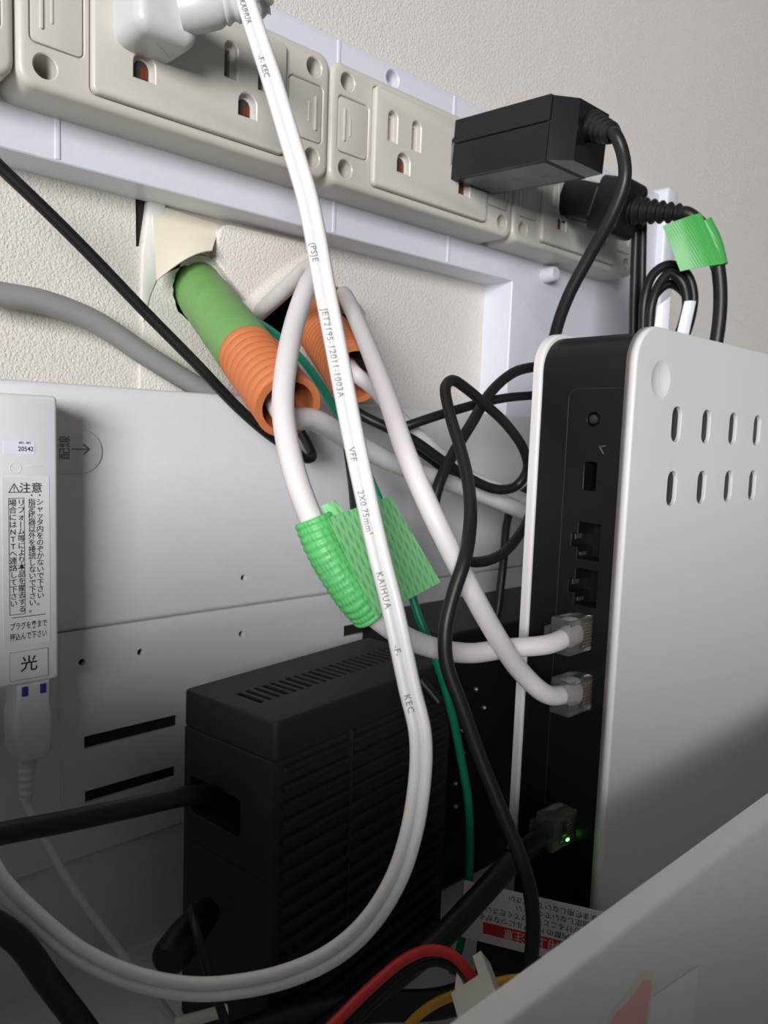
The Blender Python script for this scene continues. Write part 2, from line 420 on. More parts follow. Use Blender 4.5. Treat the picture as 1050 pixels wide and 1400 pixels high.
def dup(root, dx):
    r = root.copy(); col.objects.link(r); r.location.x += dx*S
    for ch in list(root.children):
        c = ch.copy(); col.objects.link(c); c.parent = r
        for g in ch.children:
            d = g.copy(); col.objects.link(d); d.parent = c
    return r
unit = make_unit()
units = [unit, dup(unit, 106), dup(unit, 212), dup(unit, -106)]
for u_k, lb in zip(units, ('ivory outlet unit with the white power plug in its left socket',
                           'ivory outlet unit with the black adapter brick in its right socket',
                           'ivory outlet unit at the far right holding the stacked black plugs',
                           'ivory outlet unit cut off by the left picture edge')):
    u_k['label'] = lb; u_k.location.x += 71*S

# ================================================================== EQUIPMENT BOX (back panel, floor) AND FRONT COVER
PAN, FLOOR = 235.0, -178.0
CV, cz = 72.0, -90.2
bx = thing('equipment_box', 'white plastic equipment box with slotted back panel standing below the outlets', 'box', (200, 150, FLOOR))
def pc(px, py, Y=PAN): p = PY(px, py, Y); return p.x, p.z
zs = pc(300, 834)[1]; zst = -138.5
hp = lambda px, py: (circ(*pc(px, py), 1.1, 14), 2)
def slotpoly(x0, y0, x1, y1, h):
    a = pc(x0, y0); b = pc(x1, y1); z = (a[1]+b[1])/2
    return (rr((a[0]+b[0])/2, z, b[0]-a[0], h, 0.3, 2), 1.4)
XL, XR = 4, 480
obj('back_panel', front(0, PAN+8, 0).geo(solid(rr((XL+XR)/2, (12+zs)/2, XR-XL, 12-zs, 1.6), 8, 1.5, 4, holes=[hp(333, 790)], hb=0.1)), ['panel_white', 'cavity'], bx)
obj('back_panel', front(0, PAN+8.4, 0).geo(solid(rr((XL+XR)/2, (zs-0.3+zst)/2, XR-XL, zs-0.3-zst, 0.4), 8, 0.3, 2,
    holes=[hp(331, 867), hp(193, 892), hp(113, 906), slotpoly(116, 1015, 243, 987, 4.2), slotpoly(117, 1089, 241, 1057, 4.0),
           slotpoly(471, 868, 600, 835, 4.4)], hb=0.1)), ['panel_white', 'cavity'], bx)  # shallow holes and slots capped dark, the shade behind them is painted
obj('back_panel', front(0, PAN+9.4, 0).geo(solid(rr((XL+XR)/2, (zst-0.3+FLOOR-3)/2, XR-XL, zst-0.3-FLOOR+3, 0.4), 7.6, 0.8, 2)), 'panel_white', bx)
sx = pc(82, 1000)[0]
obj('seam_ridge', front(sx, PAN+0.4, 0).geo(box(0, (-72-128)/2, 0.5, 56, 0.25, 0.1)), 'panel_white', bx)
obj('floor_panel', top((XL+XR)/2, (PAN+CV)/2, FLOOR-3).geo(box(0, 0, XR-XL, PAN-CV-1, 3, 0.3)), 'panel_white', bx)
obj('box_back', front((XL+XR)/2, WALL-0.5, -85).geo(box(0, 0, XR-XL, 186, 2, 0.2)), 'panel_white', bx)
for xs in (XL-3, XR+3):
    obj('side_wall', Fr((xs, 0, 0), (0, -1, 0), (0, 0, 1)).geo(box(-(WALL+CV)/2, (FLOOR-3-92)/2, WALL-CV-1, -92-FLOOR+3, 3, 0.4, w0=-0.5)), 'panel_white', bx)
badge = obj('badge', front(0, PAN+0.1, 0).geo(solid(rr(pc(92, 0)[0]-3.5, pc(100, 617)[1], 27, 13.6, 6.7, 10), 0.8, 0.4, 3)), 'badge', bx, label='translucent rounded tab with a printed arrow')
bz = pc(100, 617)[1]
def fprint(name, g, Y, m, parent, du=0, dv=0, rot=0, sx=1, sy=1, w=0.03): return obj(name, front(0, Y, 0).geo(xf(g, du, dv, sx, sy, rot, w)), m, parent, smooth=False)
ax0, az0 = pc(98, 614, PAN-0.75); ax1, _ = pc(124, 616, PAN-0.75)
fprint('printed_arrow', ([(ax0, -0.2), (ax1-0.8, -0.2), (ax1-0.8, 0.2), (ax0, 0.2), (ax1, 0), (ax1-2.0, 1.7), (ax1-2.4, 1.3), (ax1-0.9, 0), (ax1-2.4, -1.3), (ax1-2.0, -1.7)],
    [(0, 1, 2, 3), (4, 5, 6, 7), (4, 7, 8, 9)]), PAN-0.72, 'print_grey', badge, dv=az0)
fprint('printed_mark', text('配線', 3.6), PAN-0.72, 'print_grey', badge, du=pc(88, 612)[0], dv=pc(88, 612)[1], rot=90)



cover = thing('hinged_cover', 'white front cover of the box cutting across the lower right corner', 'cover', (242, CV, -178))
fV = front(0, CV-5.9, cz)
obj('panel', fV.geo(solid(rr(242, (-181-cz)/2, 476, cz+181, 2.5), 0, 0.9, 4, w0=-5.9)), 'cover_white', cover)
def cpoly(pts):
    out = []
    for x, y in pts:
        r = ray(x, y); p = r*(fV.o.dot(fV.w)/r.dot(fV.w))-fV.o; out.append((p.dot(fV.u), p.dot(fV.v)))
    return ccw(out)
def cpt(x, y): r = ray(x, y); return r*(fV.o.dot(fV.w)/r.dot(fV.w))
n_o = thing('paper_note', 'plain white paper scrap stuck on the white cover beside the peach sticker', 'paper', cpt(920, 1380))
obj('sheet', fV.geo(solid(cpoly([(890, 1362), (953, 1320), (946, 1400), (935, 1470), (868, 1505)]), 0.35, 0, w0=0.01)), 'note_paper', n_o, smooth=False)
s_o = thing('sticker', 'peach sticker with a clear margin on the white cover at the bottom edge', 'sticker', cpt(860, 1390))
obj('margin', fV.geo(solid(cpoly([(822, 1440), (826, 1405), (838, 1378), (850, 1368), (866, 1345), (880, 1326), (893, 1328), (897, 1345), (893, 1375), (888, 1410), (880, 1450), (866, 1480), (848, 1490), (830, 1475)]), 0.1, 0, w0=0.01)), 'sticker_clear', s_o, smooth=False)
obj('print', fV.geo(solid(cpoly([(830, 1440), (833, 1402), (842, 1384), (856, 1372), (868, 1356), (880, 1340), (889, 1340), (890, 1352), (886, 1372), (881, 1410), (873, 1448), (862, 1472), (848, 1480), (835, 1468)]), 0.18, 0, w0=0.1)), 'peach', s_o, smooth=False)

# ================================================================== ROUTER
RX, RYF, RYB, RT = 210.0, 119.2, 156.2, 36.0
RZ = FLOOR
router = thing('wireless_router', 'upright white router with black port strip standing in the box', 'router', (340, 138, RZ))
slots = []
c1, c2 = PY(923, 580, RYF), PY(920, 668, RYF)
for k in range(11):
    for z in (c1.z, c2.z): slots.append((rr(c1.x+1.0+k*21.2, z, 6.2, 11.2, 2.8), None, 0.35))
dm = PY(904, 519, RYF)
def solid2(outer, T, bev, segs, holes):                      # per-hole chamfer
    vs, fs, ms = solid(outer, T, bev, segs, [(h[0], h[1]) for h in holes], hb=0.3); return vs, fs, ms
po = rr(RX+135, (RZ+RT)/2, 270, RT-RZ, 12, 10)
obj('side_panel', front(0, 122.6, 0).geo(solid(po, 122.6-RYF, 0.9, 4, [(s[0], None) for s in slots]+[(circ(dm.x, dm.z, 6.2, 28), '1.15')], hb=0.2)), ['router_white', 'router_white'], router, label='white side panel with two rows of slots').modifiers.new('normals', 'WEIGHTED_NORMAL')
obj('side_panel', front(0, RYB, 0).geo(solid(po, 3.2, 0.9, 4, [])), 'router_white', router)
bo = [(RX+12, RZ+0.5), (RX+269, RZ+0.5), (RX+269, RT-13), (RX+266, RT-5), (RX+258, RT-1)]
for k in range(9):
    a = math.radians(90+90*k/8); bo.append((RX+13+12*math.cos(a), RT-13+11.6*math.sin(a)))
bo += [(RX+1, 20), (RX+12, 20)]
obj('housing', front(0, RYB-3.1, 0).geo(solid(bo, RYB-3.1-120.5, 0, 1)), 'router_black', router, ang=50)
PYC = (122.6+RYB-3.2)/2
def port_uv(px, py, X=RX+1): p = PX(px, py, X); return PYC-p.y, p.z
def rj(c): u, v = c; return [(u-5.4, v-2.2), (u-5.4, v+2.2), (u-3.0, v+2.2), (u-3.0, v+5.9), (u+5.0, v+5.9), (u+5.0, v-5.9), (u-3.0, v-5.9), (u-3.0, v-2.2)][::-1]
pl = []
for (px, py) in ((762, 870), (762, 953), (741, 1138)):
    p = PX(px, py, RX-10.5); pl.append((PYC-p.y, p.z))
ucol = sum(p[0] for p in pl[:2])/2
p_free = [(ucol, port_uv(785, 738)[1]), (ucol, port_uv(785, 801)[1])]
btn = (ucol, port_uv(787, 573)[1]); usb = (ucol, port_uv(787, 650)[1])
fP = leftside(RX+11.9, PYC, 0)
obj('port_panel', fP.geo(solid(rr(0, (RZ+20)/2, 30.2, 20-RZ, 0.1, 2), 10.9, 0, 1,
    holes=[(ccw(rj(c)), 9) for c in p_free+pl]+[(circ(btn[0], btn[1], 2.3, 20), 3), (rr(usb[0], usb[1], 4.4, 9, 0.4, 2), 8)], hb=0.12)), ['router_black', 'port_black'], router)
obj('panel_outline', fP.geo(solid(rr(ucol+1, (RZ+17)/2, 21, 17-RZ, 3.5), 11.12, 0.05, 1, holes=[(rr(ucol+1, (RZ+17)/2, 20.4, 16.4-RZ, 3.2), None)], hb=0.03, w0=10.9)), 'emboss_black', router)
obj('reset_button', fP.geo(solid(circ(btn[0], btn[1], 1.5, 18), 11.3, 0.4, 2, w0=8)), 'emboss_black', router)
for c in p_free:
    obj('port_contact', fP.geo(box(c[0]-4.9, c[1]+1, 0.4, 1.8, 9.6, 0.1, w0=6)), 'port_metal', router)
    obj('port_contact', fP.geo(box(c[0]-2.7, c[1]-4.4, 0.4, 1.2, 9.6, 0.1, w0=6)), 'port_metal', router)
e = port_uv(818, 580); e2 = port_uv(812, 600)
obj('embossed_glint', fP.geo(join(([(ucol+2.6, btn[1]-8.3, 11.05), (ucol+3.1, btn[1]-8.2, 11.05), (ucol+4.6, btn[1]-10.5, 11.05), (ucol+4.2, btn[1]-10.7, 11.05)], [(0, 1, 2, 3)]),
    ([(ucol+3.4, btn[1]-8.2, 11.05), (ucol+5.0, btn[1]-7.9, 11.05), (ucol+5.0, btn[1]-8.2, 11.05), (ucol+3.4, btn[1]-8.5, 11.05)], [(0, 1, 2, 3)]))), 'port_metal', router, smooth=False)  # two bright metal strokes painting a glint off the embossing
lp = PX(773, 1149, RX-3.0)
obj('status_led', fP.geo(box(PYC-lp.y, lp.z, 0.9, 0.8, 14.6, 0.2, w0=13.4)), 'led_green', router, label='lit green status light')

# ================================================================== PATCH CABLES INTO THE ROUTER
def plug_geo(c, parent, mclear='clear_plastic'):
    u, v = c
    cn = obj('connector', fP.geo(solid(rr(u+0.6, v, 7.2, 11.4, 0.5, 3), 22.0, 0.35, 2, w0=4)), mclear, parent, label='clear modular connector')
    obj('latch', fP.geo(box(u-4.2, v, 0.9, 5.0, 23.0, 0.2, w0=8)), mclear, cn)
    for k in range(8): obj('contact_pin', fP.geo(box(u+4.0, v-3.6+k*1.03, 0.35, 0.45, 14.5, 0.05, w0=6)), 'gold', cn)
    return fP((u+0.6, v, 22.0))
def cable(name, label, cat, pts, r, m, grp=None, n=8, sec=12):
    o = obj(name, tube(pts, r, n, sec), m); recentre(o); return tag(o, label, cat, grp)
def cable_part(parent, pts, r, m, n=8, sec=12, name='sheath'): return obj(name, tube(pts, r, n, sec), m, parent)
LR = 3.0
la = thing('patch_cable', 'white patch cable taped in green and plugged into the upper router port', 'cable', D(430, 700, 192))
e1 = plug_geo(pl[0], la)
pa = [PY(345, 436, WALL+2), D(372, 412, 282), D(400, 386, 268), D(424, 366, 254), D(430, 372, 244), D(420, 392, 234), D(405, 435, 222), D(392, 495, 208), D(387, 560, 199), D(396, 620, 194),
      D(414, 680, 191), D(446, 752, 191), D(485, 815, 194), D(530, 856, 202), D(580, 882, 213), D(640, 893, 224), D(695, 886, 233), e1+V((-6, 0, -1.5)), e1+V((8, 0, 0))]
cable_part(la, pa, LR, 'white_lan')
lb = thing('patch_cable', 'white patch cable running from the wall hole to the lower router port', 'cable', D(590, 700, 208))
e2 = plug_geo(pl[1], lb)
pb = [PY(470, 420, WALL+6), D(470, 402, 298), D(482, 425, 275), D(506, 482, 246), D(531, 548, 226), D(556, 622, 214), D(590, 700, 209), D(635, 790, 212), D(678, 868, 222), D(712, 918, 231), e2+V((-6, 0.5, 2)), e2+V((8, 0, 0))]
cable_part(lb, pb, LR, 'white_lan')
lc = thing('patch_cable', 'black network cable plugged into the lowest router port beside the green light', 'cable', D(650, 1230, 222))
e3 = plug_geo(pl[2], lc)
cable_part(lc, [D(430, 1420, 205), D(490, 1372, 205), D(545, 1332, 208), D(600, 1285, 214), D(650, 1232, 222), D(700, 1178, 230), e3+V((-5, 1, -3)), e3+V((8, 0, 0))], 3.4, 'black_cable')

# ================================================================== WHITE POWER CORD WITH PLUG
cord = thing('power_cable', 'white flat twin power cord with moulded plug looping across the foreground', 'power cord', D(500, 700, 178))
PXC, PZC = 71+35.3, 116.6
body = join(front(PXC, STRIP-1.6, PZC).geo(solid(rr(0, 0, 19, 17.5, 4.2, 6), 15.5, 3.6, 5)))
plugo = obj('plug', body, 'white_plug', cord, label='moulded white plug')
obj('mould_line', Fr((PXC+2, STRIP-9, PZC-8.72), (1, 0.75, 0), (0.75, -1, 0)).geo(box(0, 0, 9, 0.25, 0.15, 0.05)), 'white_plug', plugo)
b0, b1 = V((PXC+4, 211, PZC+0.5)), V((126, 199, 121))
neck = b0+(b1-b0)*0.45
obj('neck', lathe(b0, b1, [(0, 6.0), (4, 6.2), (10.5, 5.6), (12.0, 4.8)]), 'white_plug', plugo)
obj('strain_relief', ribbed(neck, b1+(b1-b0).normalized()*5, 5.0, 3.6, 5, 0.45), 'white_plug', cord, label='ribbed strain relief')
vpts = [b1+(b1-b0).normalized()*4, D(356, -20, 208), D(356, -42, 203), D(340, -36, 198), D(332, -14, 196), D(337, 4, 194), D(352, 50, 191), D(371, 107, 187), D(397, 193, 182), D(422, 278, 178), D(444, 394, 176), D(463, 493, 176), D(482, 592, 176), D(515, 744, 174),
        D(537, 832, 172), D(560, 940, 171), D(574, 1000, 170), D(575, 1052, 170), D(563, 1136, 169), D(540, 1205, 168), D(502, 1264, 167), D(455, 1305, 167), D(395, 1333, 167), D(330, 1348, 166), D(262, 1352, 166), D(185, 1338, 165), D(110, 1305, 164),
        D(50, 1258, 163), D(0, 1208, 162), D(-40, 1150, 162), V((28, 158, -82)), V((6, 154, -78)), V((-22, 150, -96)), V((-34, 148, -130))]
vpath = smooth_path(vpts, 10)
vfr = frames(vpath, -FWD)
HW, LRD = 2.55, 1.35                                           # half width, lobe radius
def vh(v):                                                     # surface height of the two-lobe cord
    c = HW-LRD; x = abs(v)-c
    return math.sqrt(max(0.0, LRD*LRD-x*x))
prof = []
N = 26
for k in range(N+1): v = -HW+2*HW*k/N; prof.append((v, vh(v)))
for k in range(N-1, 0, -1): v = -HW+2*HW*k/N; prof.append((v, -vh(v)))
obj('sheath', sweep(vfr, prof), 'white_pvc', cord, ang=60)
def at_len(px, py):
    best = min(vfr[len(vfr)//8:], key=lambda f_: (lambda q: (q.x/q.z*F+CX-px)**2+(q.y/q.z*F+CY-py)**2)(ROT.transposed() @ f_[0])); return best[4]
# side vector points to the right of the running direction seen from the camera or left: find the sign
sgn = 1.0 if (ROT.transposed() @ vfr[len(vfr)//3][2]).x > 0 else -1.0
for s, px, py, sp in (('KAIHUA', 341, 20, 1.1), ('-F- KEC', 362, 96, 1.1), ('(PS)E', 424, 345, 1.1), ('JET2195-12011-1003A', 452, 480, 1.12), ('VFF', 486, 625, 1.1),
                  ('2X0.75mm²', 505, 708, 1.1), ('KAIHUA', 524, 805, 1.2), ('-F-', 546, 893, 1.1), ('KEC', 562, 958, 1.2)):
    g = text(s, 2.0, space=sp, line=1.0); Lc = at_len(px, py)
    gg = ([(p[0], p[1]*sgn*1.0, 0) for p in g[0]], g[1])
    obj('printing', on_cord(gg, vfr, Lc, vh, -sgn*1.0), 'print_grey', cord, smooth=False)

# ================================================================== BLACK ADAPTER BRICK
ad = thing('power_adapter', 'black wall adapter brick plugged into the middle outlet unit with its lead', 'power adapter', (252, 205, 103))
wv = V((0.0, -0.998, -0.064)); fA = Fr((252.6, STRIP-2.4, 116.9), (1, 0, 0), V((0, -0.064, 0.998)))
obj('lower_shell', fA.geo(solid([(-13.5, -11.4), (13.5, -11.4), (13.5, 2.0), (-13.5, 2.0)], 47, 0.5, 2)), 'black_plastic', ad)
obj('upper_shell', fA.geo(solid([(-13.7, 2.4), (13.7, 2.4), (13.7, 11.4), (-13.7, 11.4)], 47.2, 0.5, 2)), 'black_plastic', ad)
nose = []
g_v = []
for (w_, k) in ((46.5, 1.0), (54, 0.72)):
    for (a, b) in ((-13.4, -11.2), (13.4, -11.2), (13.4, 11.2), (-13.4, 11.2)): g_v.append((a*k+(4 if k < 1 else 0), b*(0.96 if k < 1 else 1), w_))
obj('nose', fA.geo((g_v, [(0, 1, 2, 3), (4, 5, 6, 7), (0, 1, 5, 4), (1, 2, 6, 5), (2, 3, 7, 6), (3, 0, 4, 7)])), 'black_gloss', ad, smooth=False)
rl = Fr(fA((0, -11.4, 0)), fA.w*-1, (1, 0, 0))
rt = obj('rating_label', rl.geo(solid(rr(-24, 0, 43, 23, 0.5, 2), 0.15, 0)), 'rating_grey', ad, smooth=False)
for k, (uu, vv, ll) in enumerate([(7+1.3*i, -6, 0.8) for i in range(6)]+[(22+1.2*i, 0, 0.7) for i in range(3)]+[(34+1.2*i, 3, 0.7) for i in range(3)]):
    obj('print_stroke', rl.geo(box(-uu, vv, ll, 2.2, 0.18, 0, w0=0.1)), 'print_grey', rt, smooth=False)
obj('blade', fA.geo(box(-6.3, -1, 1.5, 6.5, 0.2, 0.05, w0=-6)), 'port_metal', ad)
ba = fA((4, 4, 53)); bb = D(838, 183, 268)
obj('strain_relief', ribbed(ba, bb, 5.2, 3.0, 5, 0.6), 'black_cable', ad, label='ribbed black strain relief')
dirb = (bb-ba).normalized()
cable_part(ad, [bb-dirb*3, bb+dirb*2, D(851, 208, 266), D(854, 245, 266), D(838, 292, 270), D(806, 350, 278), D(777, 405, 285), D(759, 458, 292), D(752, 520, 300), D(760, 600, 310)], 2.3, 'black_cable', name='lead')

# ================================================================== STACKED BLACK PLUGS AT THE FAR RIGHT
st = thing('plug_adaptor', 'black cube tap pushed into the far right outlet unit', 'plug', (325, 210, 105))
fS = Fr((324, STRIP-2.0, 117.0), (1, 0, 0), V((0, -0.35, 0.94)))
obj('tap_body', fS.geo(solid(rr(0, 0, 18, 17, 2.5), 20, 2.0, 3)), 'black_plastic', st)
obj('tap_prong', fS.geo(box(-2, -9.5, 1.2, 4, 3, 0.1)), 'black_plastic', st)
tw = thing('black_plug', 'black moulded plug with ribbed boot and green-taped lead at the far right', 'plug', D(880, 290, 350))
a0 = fS((0, 0, 20.2)); a1 = D(880, 291, 345); a2 = D(936, 292, 335)
dT = (a1-a0).normalized(); fT = Fr(a0, dT.cross(V((0, 0, 1))).normalized()*1.0, V((0, 0, 1)) - dT*dT.z)
fT = Fr(a0, fT.v.cross(dT), fT.v)
obj('plug_body', fT.geo(solid(rr(0, 0, 20, 25, 4), 15, 3, 3)), 'black_plastic', tw)
obj('boot', ribbed(a0+dT*12, a2, 6.2, 3.2, 7, 0.7), 'black_cable', tw, label='ribbed black boot')
d2 = (a2-a1).normalized()
cable_part(tw, [a2-d2*2, a2+d2*1, D(962, 312, 333), D(977, 345, 333), D(984, 385, 334), D(984, 430, 336), D(977, 480, 338), D(960, 560, 345)], 3.0, 'black_cable', name='lead')
tp = thing('green_tape', 'green tape flag stuck around the black lead at the far right', 'tape', D(945, 335, 333))
def q4(c, d, bow=0.0, nrm=-FWD):
    P = [D(x, y, dd) for (x, y), dd in zip(c, d)]
    return lambda s, t: (P[0].lerp(P[1], s)).lerp(P[3].lerp(P[2], s), t) + nrm*(bow*math.sin(math.pi*s))
obj('flag', sheet(q4([(906, 309), (958, 291), (989, 361), (930, 371)], [330, 329, 329, 331], 1.2), 10, 6, 0.3), 'green_tape_dark', tp)
obj('wrap', tube([D(961, 304, 333), D(974, 330, 333), D(983, 364, 333)], 3.7, 6), 'green_tape_dark', tp)
wd = thing('twin_lead', 'black twin lead hanging straight down beside the coiled cord', 'cable', D(868, 400, 365))
obj('plug_head', tube([D(868, 292, 356), D(868, 310, 360)], 4.2, 4), 'black_plastic', wd)
cable_part(wd, [D(870, 300, 360), D(868, 350, 364), D(866, 420, 366), D(865, 520, 368)], 2.0, 'black_cable', name='lead')
cable_part(wd, [D(879, 300, 360), D(878, 350, 364), D(877, 420, 366), D(876, 520, 368)], 2.0, 'black_cable', name='lead')
co = thing('coiled_cable', 'black cord coiled in loops with a white tie behind the router', 'cable', D(910, 420, 350))
for dx, dy, dd in ((0, 0, 345), (9, 12, 341), (4, 26, 349)):
    cable_part(co, [D(880+dx, 520, dd+4), D(879+dx, 450, dd+2), D(882+dx, 405+dy, dd), D(894+dx, 374+dy, dd), D(916, 362+dy, dd), D(938-dx*0.6, 374+dy, dd), D(948-dx, 402+dy, dd), D(944-dx, 436, dd+1), D(930-dx, 480, dd+3), D(922-dx, 530, dd+5)], 2.1, 'black_cable', name='loop')
obj('tie', sheet(q4([(936, 412), (951, 412), (940, 462), (924, 462)], [339, 339, 340, 340], 1.0), 6, 6, 0.5), 'tie_white', co, label='white plastic tie')
obj('tie', sheet(q4([(898, 420), (916, 405), (912, 470), (892, 470)], [352, 352, 353, 353], 1.0), 6, 6, 0.5), 'tie_white', co)

# ================================================================== CONDUITS
def conduit(name, label, a, b, r, tape_to=None):
    t = thing(name, label, 'conduit', a)
    a, b = V(a), V(b); L = (b-a).length; dr = (b-a).normalized()
    k0 = tape_to or 0.0
    prof = []; pitch = 4.0; n = int(L*(1-k0)/pitch*10)
    for k in range(n+1):
        l = L*k0+L*(1-k0)*k/n; prof.append((l, r+1.25*abs(math.sin(math.pi*(l-L*k0)/pitch))**0.7-0.6))
    prof += [(L, r-1.4), (L-14, r-1.6)]
    obj('corrugated_tube', lathe(a, b, prof, 36), 'orange', t, ang=60)
    obj('bore', lathe(a+dr*(L-13.5), b, [(0, r-1.7), (0.4, r-1.7)], 24), 'cavity', t)
    if tape_to:
        pr = [(l, r+0.55+0.12*math.sin(2*math.pi*l/3.1)) for l in [L*k0*1.04*k/30 for k in range(31)]]
        obj('tape_wrap', lathe(a, b, pr, 36), 'green_tape_conduit', t, label='green tape wound around the tube')
    return t, dr
conduit('conduit', 'orange corrugated conduit wrapped in green tape sticking out of the wall hole', c1a, c1b, 9.0, 0.66)
conduit('conduit', 'bare orange corrugated conduit behind the white power cord', c2a, c2b, 9.6)

# ================================================================== OTHER CABLES
cable('grey_cable', 'thick grey cable slipping behind the top edge of the back panel', 'cable',
      [PY(-40, 392, 250), PY(0, 402, 250), PY(60, 413, 250), PY(130, 440, 250), PY(200, 486, 250), PY(255, 520, 250), PY(310, 552, 250), PY(370, 600, 251)], 3.7, 'grey_cable')
cable('thin_black_cable', 'thin black cable slanting down from the left edge and hooking back on itself', 'cable',
      [PY(-40, 188, 226), PY(0, 228, 226), PY(65, 290, 225), PY(130, 355, 224), PY(200, 428, 222), PY(268, 497, 219), PY(325, 557, 218), PY(370, 596, 218), PY(402, 616, 219), PY(418, 627, 220), PY(427, 624, 222), PY(421, 608, 225), PY(408, 585, 229)], 1.75, 'black_cable')
cable('white_cable', 'white cable leaving the taped orange conduit and passing behind the router', 'cable',
      [c1b-cd*13+V((0, 0, -3)), c1b+V((0, 0, -3)), D(425, 573, 222), D(480, 603, 244), D(540, 634, 264), D(600, 656, 284), D(655, 675, 302), D(715, 700, 322), D(790, 735, 345)], 3.3, 'white_lan')
cable('white_cable', 'white cable leaving the bare orange conduit behind the power cord', 'cable',
      [c2b-(c2b-c2a).normalized()*12, c2b, D(512, 533, 268), D(545, 570, 280), D(590, 612, 292), D(640, 650, 306), D(700, 676, 325), D(790, 712, 350)], 2.7, 'white_lan')
cable('earth_wire', 'dark green earth wire hanging from the wall hole down to the box floor', 'wire',
      [PY(330, 436, WALL+8), D(352, 440, 286), D(388, 466, 272), D(422, 503, 262), D(458, 560, 254), D(492, 625, 248), D(522, 692, 244), D(550, 768, 242), D(572, 842, 241), D(592, 890, 241), D(613, 955, 243),
       D(631, 1040, 246), D(641, 1105, 248), D(641, 1200, 252), D(630, 1290, 256), D(615, 1340, 258)], 1.35, 'green_wire')
cable('black_cable', 'long black cord looping behind the patch cables and falling in front of the router', 'cable',
      [D(470, 548, 275), D(492, 566, 272), D(528, 584, 272), D(565, 602, 275), D(605, 630, 280), D(642, 654, 286), D(680, 669, 292), D(706, 664, 296), D(721, 642, 294), D(716, 615, 290), D(692, 580, 284), D(662, 552, 276), D(636, 530, 268), D(619, 520, 262), D(609, 530, 256),
       D(616, 570, 248), D(629, 612, 237), D(640, 660, 224), D(643, 712, 209), D(636, 762, 202), D(620, 812, 200), D(609, 862, 199), D(611, 908, 199), D(631, 965, 199), D(656, 1035, 199), D(686, 1110, 198), D(710, 1168, 197), D(725, 1220, 196), D(729, 1270, 195), D(723, 1330, 195), D(705, 1400, 195)], 1.9, 'black_cable', n=7)
cable('black_cable', 'black cord running level to the left from behind the router top', 'cable',
      [D(800, 534, 318), D(735, 540, 305), D(685, 545, 293), D(625, 560, 282), D(575, 576, 276), D(548, 586, 276), D(540, 592, 282), D(556, 603, 290), D(600, 636, 300), D(660, 680, 320)], 1.75, 'black_cable')
cable('black_cable', 'black cord bowing from the router top down into a low loop', 'cable',
      [D(800, 486, 322), D(738, 500, 306), D(703, 509, 295), D(672, 535, 286), D(644, 580, 276), D(617, 625, 268), D(599, 665, 264), D(592, 705, 264), D(602, 742, 268), D(628, 764, 274), D(658, 768, 282), D(688, 756, 292), D(712, 728, 302), D(732, 690, 314), D(760, 650, 330)], 2.0, 'black_cable')
cable('black_cable', 'thin black cord dropping straight down just left of the router', 'cable',
      [D(800, 610, 362), D(740, 655, 350), D(704, 685, 340), D(693, 715, 334), D(689, 760, 330), D(681, 830, 327), D(672, 885, 325), D(660, 960, 322)], 1.8, 'black_cable')
cable('black_cable', 'dark cord hidden between the power cord and the green tape', 'cable',
      [D(470, 570, 280), D(476, 615, 272), D(482, 660, 266), D(487, 710, 262), D(500, 790, 258), D(530, 860, 256), D(560, 910, 254), D(600, 960, 252)], 1.7, 'black_cable')
tape = thing('green_tape', 'pale green tape bundling the white patch cable behind the power cord', 'tape', D(500, 760, 188))
wp = smooth_path([D(428, 708, 190), D(446, 752, 190.5), D(484, 813, 193), D(506, 838, 196)], 24)
obj('wrap', sweep(frames_pt(wp), [(4.9*math.cos(2*math.pi*k/24), 4.9*math.sin(2*math.pi*k/24)) for k in range(24)], lambda L, f_: 1+0.075*abs(math.sin(math.pi*L/1.85))-0.03), 'green_tape', tape, ang=80, label='ribbed green wrap')
obj('flag', sheet(q4([(448, 708), (533, 678), (602, 796), (514, 842)], [184.5, 200, 207, 189], 0.6), 12, 10, 0.35), 'green_tape_pale', tape, label='pale perforated green flag')
obj('flag_corner', sheet(q4([(440, 692), (458, 684), (470, 700), (446, 712)], [190, 191, 190, 189], 0.8), 5, 5, 0.35), 'green_tape_pale', tape)

# ================================================================== UNINTERRUPTIBLE POWER SUPPLY
ya = math.radians(8.6); ue = V((math.cos(ya), math.sin(ya), 0)); un = V((math.sin(ya), -math.cos(ya), 0))
FL0 = V((113.0, 160.3, FLOOR)); UL, UD_, UHT = 84.0, 39.0, 102.0
ups = thing('power_backup_unit', 'black power backup unit with ribbed side and vented lid standing against the back panel', 'battery backup', FL0+ue*42-un*19)
BL0 = FL0-un*UD_
LID = 10.5
ft = Fr(BL0+V((0, 0, UHT-LID)), ue, -un)                        # lid: u along, v towards the wall?
ft = Fr(FL0+V((0, 0, UHT-LID)), ue, -un)
vents = []
for k in range(22): vents.append((rr(8.5+k*3.25, 19.6, 1.5 if k % 3 else 2.0, 10.5, 0.3, 2), 4))
obj('lid', ft.geo(solid(rr(UL/2, UD_/2, UL, UD_, 1.6, 4), LID, 0.9, 3, holes=vents, hb=0.1)), ['ups_black', 'ups_cavity'], ups)
fl = Fr(BL0, un, (0, 0, 1))                                     # left end, w towards -ue
HB = UHT-LID-0.35
obj('body', fl.geo(solid(rr(UD_/2, HB/2, UD_-0.6, HB, 1.0, 3), 0, 0.6, 2, holes=[(rr(14.5, 71, 22, 11, 1.2, 3), 14)], hb=0.2, w0=-UL+0.5)), ['ups_black', 'ups_cavity'], ups)
obj('end_seam', fl.geo(box(UD_/2, 57, UD_-2, 0.35, 0.12, 0.05)), 'ups_cavity', ups)
ff = Fr(FL0, ue, (0, 0, 1))                                     # ribbed long side
